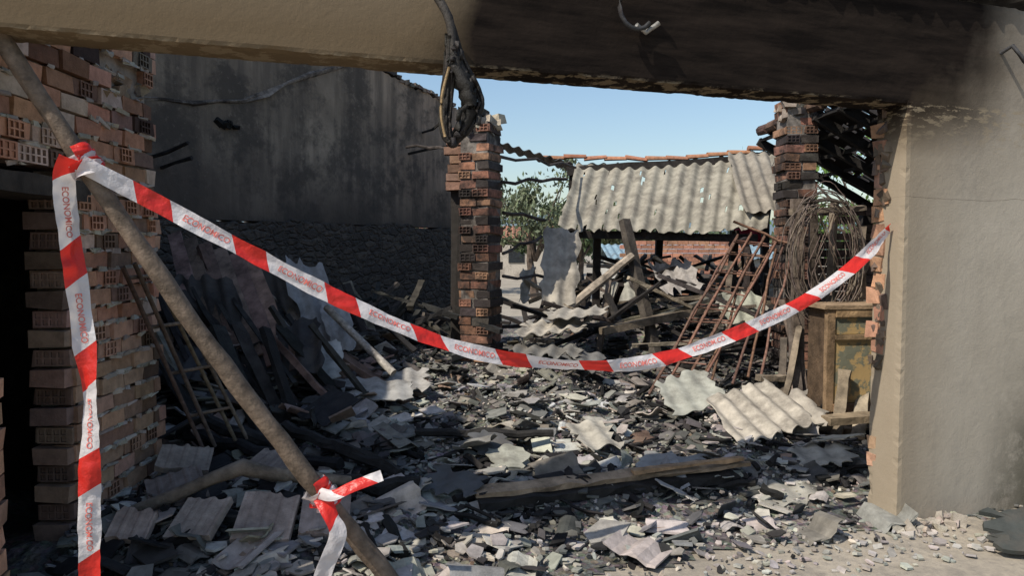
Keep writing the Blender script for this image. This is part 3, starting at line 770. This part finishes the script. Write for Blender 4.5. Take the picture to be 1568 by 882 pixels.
def rods(m):
    for (x,y0,z0,x1,y1,z1) in ((-2.17,4.15,1.5,-2.02,4.8,.3),(-2.14,4.22,1.52,-1.96,4.85,.3),(-2.15,4.45,1.48,-1.88,5.0,.3),(-2.13,4.5,1.5,-1.82,5.05,.3)):
        m.tube([(x,y0,z0),(x1,y1,z1)],.014,6,vary((.16,.12,.09),.3))
    for f in (.05,.3,.55,.8):
        a=Vector((-2.17,4.15,1.5)).lerp(Vector((-2.02,4.8,.3)),f);b_=Vector((-2.13,4.5,1.5)).lerp(Vector((-1.82,5.05,.3)),f)
        m.tube([a,b_],.012,6,(.2,.15,.11))
one('leaning_steel_frame',rods,M_metal,True)
def lat(m):
    rust=(.22,.125,.09)
    T0,T1=Vector((2.42,8.0,1.75)),Vector((2.86,8.0,1.70)); B0,B1=Vector((1.30,7.0,.22)),Vector((1.66,6.95,.22))
    for f in (0,.33,.66,1.):
        a=T0.lerp(T1,f)+Vector((0,0,G(.04)));b_=B0.lerp(B1,f)+Vector((G(.03),0,0)); m.tube(bent(a,b_,4,.012),.014,6,vary(rust,.2))
        m.tube(bent(a+Vector((.04,.12,.02)),b_+Vector((.03,.12,0)),4,.012),.012,6,vary(rust,.2))
    for k in range(9):
        f=.03+k*.11+G(.012); m.tube([T0.lerp(B0,f),T1.lerp(B1,f+G(.02))],.009,5,vary(rust,.3)); m.tube([T0.lerp(B0,f),T0.lerp(B0,f)+Vector((.04,.12,.02)),T1.lerp(B1,f)+Vector((.04,.12,.02))],.008,5,vary(rust,.3))
    for (a,b_) in (((2.93,8,1.68),(2.12,7.1,.3)),((2.8,7.9,1.6),(2.3,7.2,.35)),((2.4,8.1,1.9),(3.0,7.9,1.65)),((2.6,8.2,1.5),(1.9,7.1,.25)),((2.95,7.9,1.5),(2.45,7.3,.3))): m.tube(bent(a,b_,4,.015),.014,6,vary(rust,.3))
one('rusty_steel_truss',lat,M_metal,True)
def thin(m):
    for (a,b_) in (((-.12,8.2,2.34),(.65,8.8,2.42)),((-.1,8.2,2.0),(.4,9,1.95)),((-.1,8.2,1.55),(.35,8.8,1.75)),((-1.35,9.6,2.9),(-.5,8.3,2.72)),((-.1,8.2,1.3),(.8,9.4,1.2)),((-.15,8.25,2.62),(.9,10.6,2.75))):
        m.tube(bent(a,b_,5,.02),.018,6,(.08,.066,.058),0,.1)
one('bent_rafters',thin)
def slab(name,loc,rot,w,l,col,ribs=4):
    mb=MB(); Rm=Euler(rot).to_matrix(); loc=Vector(loc); n=ribs*6; vs=[];fs=[]
    e0,e1=jag(4),jag(5)
    for k in (0,1):
        for j in range(7):
            for i in range(n+1):
                x=-w/2+w*i/n; zz=(.004 if (i%6)in(0,5) else 0) if k==0 else -.035
                y=-l/2+l*j/6
                if j==0: y+=.03*abs(e0(i/n))
                if j==6: y-=.05*abs(e1(i/n))
                vs.append(loc+Rm@Vector((x,y,zz)))
    q=7*(n+1)
    for j in range(6):
        for i in range(n):
            a=j*(n+1)+i; fs.append((a,a+1,a+n+2,a+n+1)); fs.append((q+a,q+a+n+1,q+a+n+2,q+a+1))
    for i in range(n):
        fs.append((i,q+i,q+i+1,i+1)); a=6*(n+1)+i; fs.append((a,a+1,q+a+1,q+a))
    for j in range(6):
        for i in (0,n): a=j*(n+1)+i; fs.append((a,a+n+1,q+a+n+1,q+a))
    mb.add(vs,fs,col); return mb.make(name,[M_brickc])
slab('hollow_clay_block',(-1.93,3.72,.21),(.50,.05,.1),.20,.22,(.42,.32,.26),3)
slab('hollow_clay_block',(-1.62,3.78,.22),(.45,-.08,-.15),.25,.28,(.48,.39,.32),3)
slab('hollow_clay_block',(-1.27,3.78,.22),(.55,.03,.05),.29,.32,(.46,.36,.30),4)
slab('hollow_clay_block',(-.98,3.85,.22),(.5,.1,.2),.25,.31,(.36,.28,.24),3)
slab('hollow_clay_block',(-1.9,4.15,.25),(.3,-.2,.5),.3,.35,(.26,.21,.18),4)
slab('hollow_clay_block',(-1.45,4.45,.3),(.25,.1,-.3),.3,.3,(.3,.24,.2),4)
slab('hollow_clay_block',(-2.0,4.5,.33),(.3,.2,.3),.3,.3,(.34,.28,.23),4)
for k in range(38):
    x=U(-1.4,2.6); y=U(3.95,6.6)
    if inside(x,y)<.35: continue
    c=vary(random.choice(((.36,.33,.29),(.26,.25,.24),(.42,.38,.31),(.10,.10,.10))),.2)
    a=U(0,6.28);w=U(.16,.34);l=U(.18,.4);ti=U(.0,.14)
    corr('corrugated_roof_fragment',(x,y,H(x,y)+.05),(w*math.cos(a),w*math.sin(a),G(.05)),(-l*math.sin(a),l*math.cos(a),ti*random.choice((-1,1))),c,rag=.1,amp=random.choice((.002,.003,.016,.020)),nv=6,phase=U(0,6),bend=.003)

# ---------------- right: broken tile roof, cabinet, coil ----------------
rr=empty('broken_tile_roof')
corr('tiles',(3.25,6.1,3.08),(0,3.8,.1),(1.1,0,-.62),(.035,.03,.027),pitch=.2,amp=.04,parent=rr,nv=14,holes=.2,mat=M_brick,th=.012)
corr('tiles_b',(4.3,6.1,2.48),(0,3.8,.05),(1.3,0,-.7),(.035,.03,.027),pitch=.2,amp=.04,parent=rr,nv=10,holes=.35,mat=M_brick,th=.012)
mb=MB()
for i in range(7):
    y=6.15+i*.6; mb.beam((3.2,y,3.0),(5.4,y,1.72),.07,.09,(.025,.022,.02))
for f in (0.02,.25,.5,.75): mb.beam((3.22+1.1*f,6.1,2.98-.62*f),(3.22+1.1*f,9.8,3.02-.62*f),.05,.04,(.025,.022,.02))
for i in range(11): mb.tube([(3.2,6.1+i*.33,3.11+G(.01)),(3.2,6.4+i*.33,3.12)],.06,8,vary((.12,.075,.055),.4),0,.05)
for y in (6.2,9.7): mb.beam((4.6,y,0),(4.6,y,2.2),.14,.14,WD)
mb.make('roof_frame',[M_wood],False,rr)
mb=MB(); zz=0;i=0
while zz<2.1:
    x=3.55+(i%2)*.12
    while x<5.6:
        if not (zz>1.8 and R()<.4): mb.box((x,8.9+G(.01),zz+.045),(.235,.14,.086),None,vary((.13,.09,.073),.4),0,.003)
        x+=.25
    zz+=.1;i+=1
mb.make('scorched_brick_wall',[M_brick])
def cab():
    e=empty('wooden_cabinet',(2.93,6.15,.25),.08)
    mb=MB(); c=(.33,.22,.13); h=.86
    mb.box((0,.2,h/2),(.60,.36,h-.01),None,(.12,.08,.05))
    for x in (-.30,.30): mb.box((x,0.01,h/2),(.07,.05,h),None,vary(c),0,.002)
    for z,hh in ((.03,.07),(h-.035,.07),(.62,.035)): mb.box((0,-.002,z),(.53,.045,hh),None,vary(c),0,.002)
    mb.box((0,.2,h+.012),(.72,.46,.03),None,vary((.36,.26,.17)),0,.003)
    for x in (-.3,.3): mb.box((x,.03,-.12),(.06,.06,.24),None,c,0,.002)
    mb.box((.22,-.03,.4),(.015,.02,.07),None,(.03,.03,.03))
    mb.make('frame',[M_wood],False,e)
    m,t,b=nt('blistered_veneer'); v=coords(t); n=noise_n(t,v,4.5,6,.7)
    c_=ramp(t,n.outputs[0],.48,.52,(.42,.29,.13,1),(.17,.17,.12,1)).outputs[0]; t.links.new(c_,b.inputs['Base Color']); b.inputs['Roughness'].default_value=.6; bump(t,b,n.outputs[0],.5,.02)
    mb=MB(); mb.box((0,.012,.335),(.54,.02,.53),None,c); mb.box((0,.012,.72),(.54,.02,.15),None,c); mb.make('door_panel',[m],False,e)
cab()
def clutter(m):
    m.beam((2.62,6.75,0),(2.56,6.7,2.05),.10,.06,(.18,.14,.11)); m.beam((2.78,6.8,0),(2.72,6.75,1.9),.07,.05,(.12,.095,.075))
    m.beam((2.95,6.9,1.0),(3.0,6.95,2.05),.06,.06,W); m.beam((2.5,6.7,1.93),(3.25,6.9,1.98),.07,.05,W)
    m.beam((2.45,5.75,.26),(3.3,5.95,.27),.12,.06,(.3,.23,.15)); m.beam((2.3,6.3,.12),(2.6,6.7,.9),.05,.03,W)
    m.beam((2.6,5.9,.1),(2.75,6.1,.6),.09,.03,(.25,.2,.14)); m.beam((2.75,5.85,.1),(2.95,6.2,.4),.10,.03,(.36,.3,.22)); m.beam((2.2,6.6,.45),(2.6,6.7,.43),.1,.05,W)
    m.beam((3.0,6.6,1.2),(3.35,6.7,1.85),.1,.03,W); m.beam((3.1,6.6,1.15),(3.12,6.7,1.8),.09,.03,(.2,.16,.12)); m.beam((2.3,6.0,.1),(3.2,6.1,.12),.1,.05,W)
    for k in range(14):
        x=U(2.3,3.2); m.beam((x,6.5+G(.15),.1),(x+G(.15),6.9+G(.1),U(.5,1.4)),U(.03,.1),.025,vary((.16,.13,.10),.4))
one('wood_offcuts',clutter)
def coil(m):
    for k in range(16):
        cx,cz=2.74+G(.03),1.52+G(.035); rx,rz=.29+G(.035),.52+G(.05); ph=U(0,6.28)
        pts=[Vector((cx+rx*math.cos(a)*(1+.06*math.sin(3*a+ph)),6.5+.04*math.sin(a*2+ph)+G(.01),cz+rz*math.sin(a)*(1+.05*math.sin(2*a+ph)))) for a in [j*6.283/40 for j in range(41)]]
        m.tube(pts,.0045,5,vary((.18,.14,.115),.4),0,0,False)
    m.tube([(2.56,6.6,2.0),(2.7,6.4,2.02),(2.9,6.5,2.0)],.012,6,(.06,.05,.04))
    for k in range(12):
        x=2.55+U(0,.4); pts=[(x+.06*math.sin(j*.8+k),6.45,1.9-j*.1) for j in range(8)]; m.tube(pts,.004,5,vary((.16,.12,.1),.4))
one('wire_coil',coil,M_metal,True)
corr('red_tarpaulin',(2.95,10.2,1.62),(.5,.05,.02),(.05,.1,.30),(.42,.05,.09),amp=.02,pitch=.25,rag=.08,bend=.05,mat=attr_mat('red_cloth',.8,20,.3,30,.2,(.2,.02,.03,1),.3,5))
corr('fallen_slate_panel',(2.42,3.72,.03),(.8,-.1,-.0),(.2,.42,.16),(.06,.065,.06),amp=.003,pitch=.4,rag=.14,bend=.015,nv=8,th=.025)
def coil2(m):
    pts=[Vector((.05+.0016*j,7.0+.035*math.cos(j*.9),.33+.035*math.sin(j*.9)+.0008*j)) for j in range(70)]; m.tube(pts,.005,5,(.06,.045,.04))
one('bed_spring',coil2,M_metal,True)

# ---------------- background ----------------
def house(name,x,y,w,d,h,rh,wall,roofc):
    e=empty(name,(x,y,0)); mb=MB()
    mb.box((0,0,h/2),(w,d,h),None,wall); mb.make('walls',[M_brickc],False,e)
    corr('roof',(-w/2-.2,-d/2-.2,h+.02),(w+.4,0,0),(0,d/2+.2,rh),roofc,parent=e,nv=2,rag=0,bend=0); corr('roof_back',(-w/2-.2,0,h+rh),(w+.4,0,0),(0,d/2+.2,-rh),roofc,parent=e,nv=2,rag=0,bend=0)
    mb=MB()
    for q in (-.25,.25): mb.box((w*q,-d/2-.02,h*.55),(.9,.05,.8),None,(.03,.035,.04))
    mb.make('windows',[M_wood],False,e)
house('neighbouring_shed',4.8,19.5,4.6,3,1.35,.35,(.5,.48,.44),(.22,.32,.38))
mb=MB(); z=0;i=0
while z<1.75:
    x=2.7+(i%2)*.12
    while x<5.5:
        mb.box((x,17.8,z+.05),(.24,.12,.09),None,vary((.45,.22,.14),.2),0,.002); x+=.25
    z+=.1;i+=1
mb.make('low_brick_wall',[M_brickc])
house('village_house',-2,46,9,7,2.2,.8,(.5,.45,.38),(.34,.16,.1))
def tree(name,x,y,h,r,n,col=(.07,.10,.035),gap=.0):
    e=empty(name,(x,y,0)); mb=MB()
    mb.tube([(0,0,0),(G(.1),G(.1),h*.3),(G(.2),0,h*.6)],[.16,.12,.06],8,(.12,.09,.07))
    cl=[]
    for k in range(9):
        a=U(0,6.28);q=U(.3,1)*r; t_=Vector((math.cos(a)*q,math.sin(a)*q,h*U(.5,.95)))
        mb.tube([(0,0,h*.3),t_*.5+Vector((0,0,h*.2)),t_],[.07,.04,.012],6,(.12,.09,.07)); cl.append((t_,U(.25,.5)*r))
        for _ in range(2):
            t2=t_+Vector((G(.35)*r,G(.35)*r,G(.1)*h)); mb.tube([t_*.8,t2],[.02,.006],5,(.12,.09,.07)); cl.append((t2,U(.15,.32)*r))
    mb.make('trunk',[M_wood],False,e); mb=MB()
    for k in range(n):
        c,q=random.choice(cl); p=c+Vector((G(.45),G(.45),G(.36)))*q*1.1
        s=U(.05,.11)*max(1,y/22); Rm=Euler((U(0,6),U(0,6),U(0,6))).to_matrix()
        mb.add([p+Rm@Vector(v_)*s for v_ in ((-1,0,0),(0,-.45,0),(1,0,0),(0,.45,.1))],[(0,1,2,3)],vary(col,.5))
    mb.make('crown',[M_leaf],False,e)
tree('olive_tree',.75,24,4.1,1.5,3000,(.12,.14,.08))
tree('olive_tree',-1.3,27,4.5,1.8,3000,(.10,.13,.07))
tree('fig_tree',9.6,20,4.6,2.0,5500,(.10,.17,.04))
tree('fig_tree',3.1,34,3.6,1.8,3500,(.08,.11,.05))
tree('olive_tree',6.2,38,3.8,2.2,3500,(.10,.12,.06))
mb=MB()
for k in range(14000):
    x=U(-60,90); y=U(70,90); hgt=3.0+1.6*noise.noise(Vector((x*.15,0,0)))+1.2*noise.noise(Vector((x*.6,y*.2,0)))
    p=Vector((x,y,U(0,1)**.6*hgt)); s=U(.25,.5); Rm=Euler((U(0,6),U(0,6),U(0,6))).to_matrix()
    mb.add([p+Rm@Vector(v_)*s for v_ in ((-1,0,0),(0,-.6,0),(1,0,0),(0,.6,.1))],[(0,1,2,3)],vary((.08,.105,.06),.4))
mb.make('distant_tree_line',[M_leaf])
mb=MB(); vs=[];fs=[]
for j in range(13):
    for i in range(81):
        x=-500+1200*i/80; y=350+40*j
        vs.append((x,y,(26+12*noise.noise(Vector((x*.006,0,3)))+4*noise.noise(Vector((x*.03,y*.03,0))))*math.sin(j/12*3.14)-.5))
for j in range(12):
    for i in range(80): a=j*81+i; fs.append((a,a+1,a+82,a+81))
mb.add(vs,fs,(.16,.21,.23)); mb.make('distant_hills',[M_leaf],True)

# ---------------- light, world, camera ----------------
el=math.radians(49); hd=Vector((-.80,-.60,0)).normalized()
sd=Vector((hd.x*math.cos(el),hd.y*math.cos(el),math.sin(el)))
L=bpy.data.lights.new('sun','SUN'); L.energy=5.0; L.angle=math.radians(.5); L.color=(1,.93,.82)
lo=bpy.data.objects.new('sun',L); lo.rotation_euler=sd.to_track_quat('Z','Y').to_euler(); scene.collection.objects.link(lo)
w=bpy.data.worlds.new('World'); scene.world=w; w.use_nodes=True; t=w.node_tree
sk=t.nodes.new('ShaderNodeTexSky'); sk.sky_type='NISHITA'; sk.sun_disc=False; sk.sun_elevation=el
sk.sun_rotation=math.atan2(hd.x,hd.y); sk.dust_density=1.2; sk.ozone_density=3.0; sk.air_density=1.25
bg=t.nodes['Background']; bg.inputs[1].default_value=.15; t.links.new(sk.outputs[0],bg.inputs[0])
cam=bpy.data.cameras.new('camera'); cam.lens=26.17; cam.sensor_width=36; cam.clip_end=4000
co=bpy.data.objects.new('camera',cam); co.location=(0,0,1.6); co.rotation_euler=(math.radians(87),0,0); scene.collection.objects.link(co); scene.camera=co
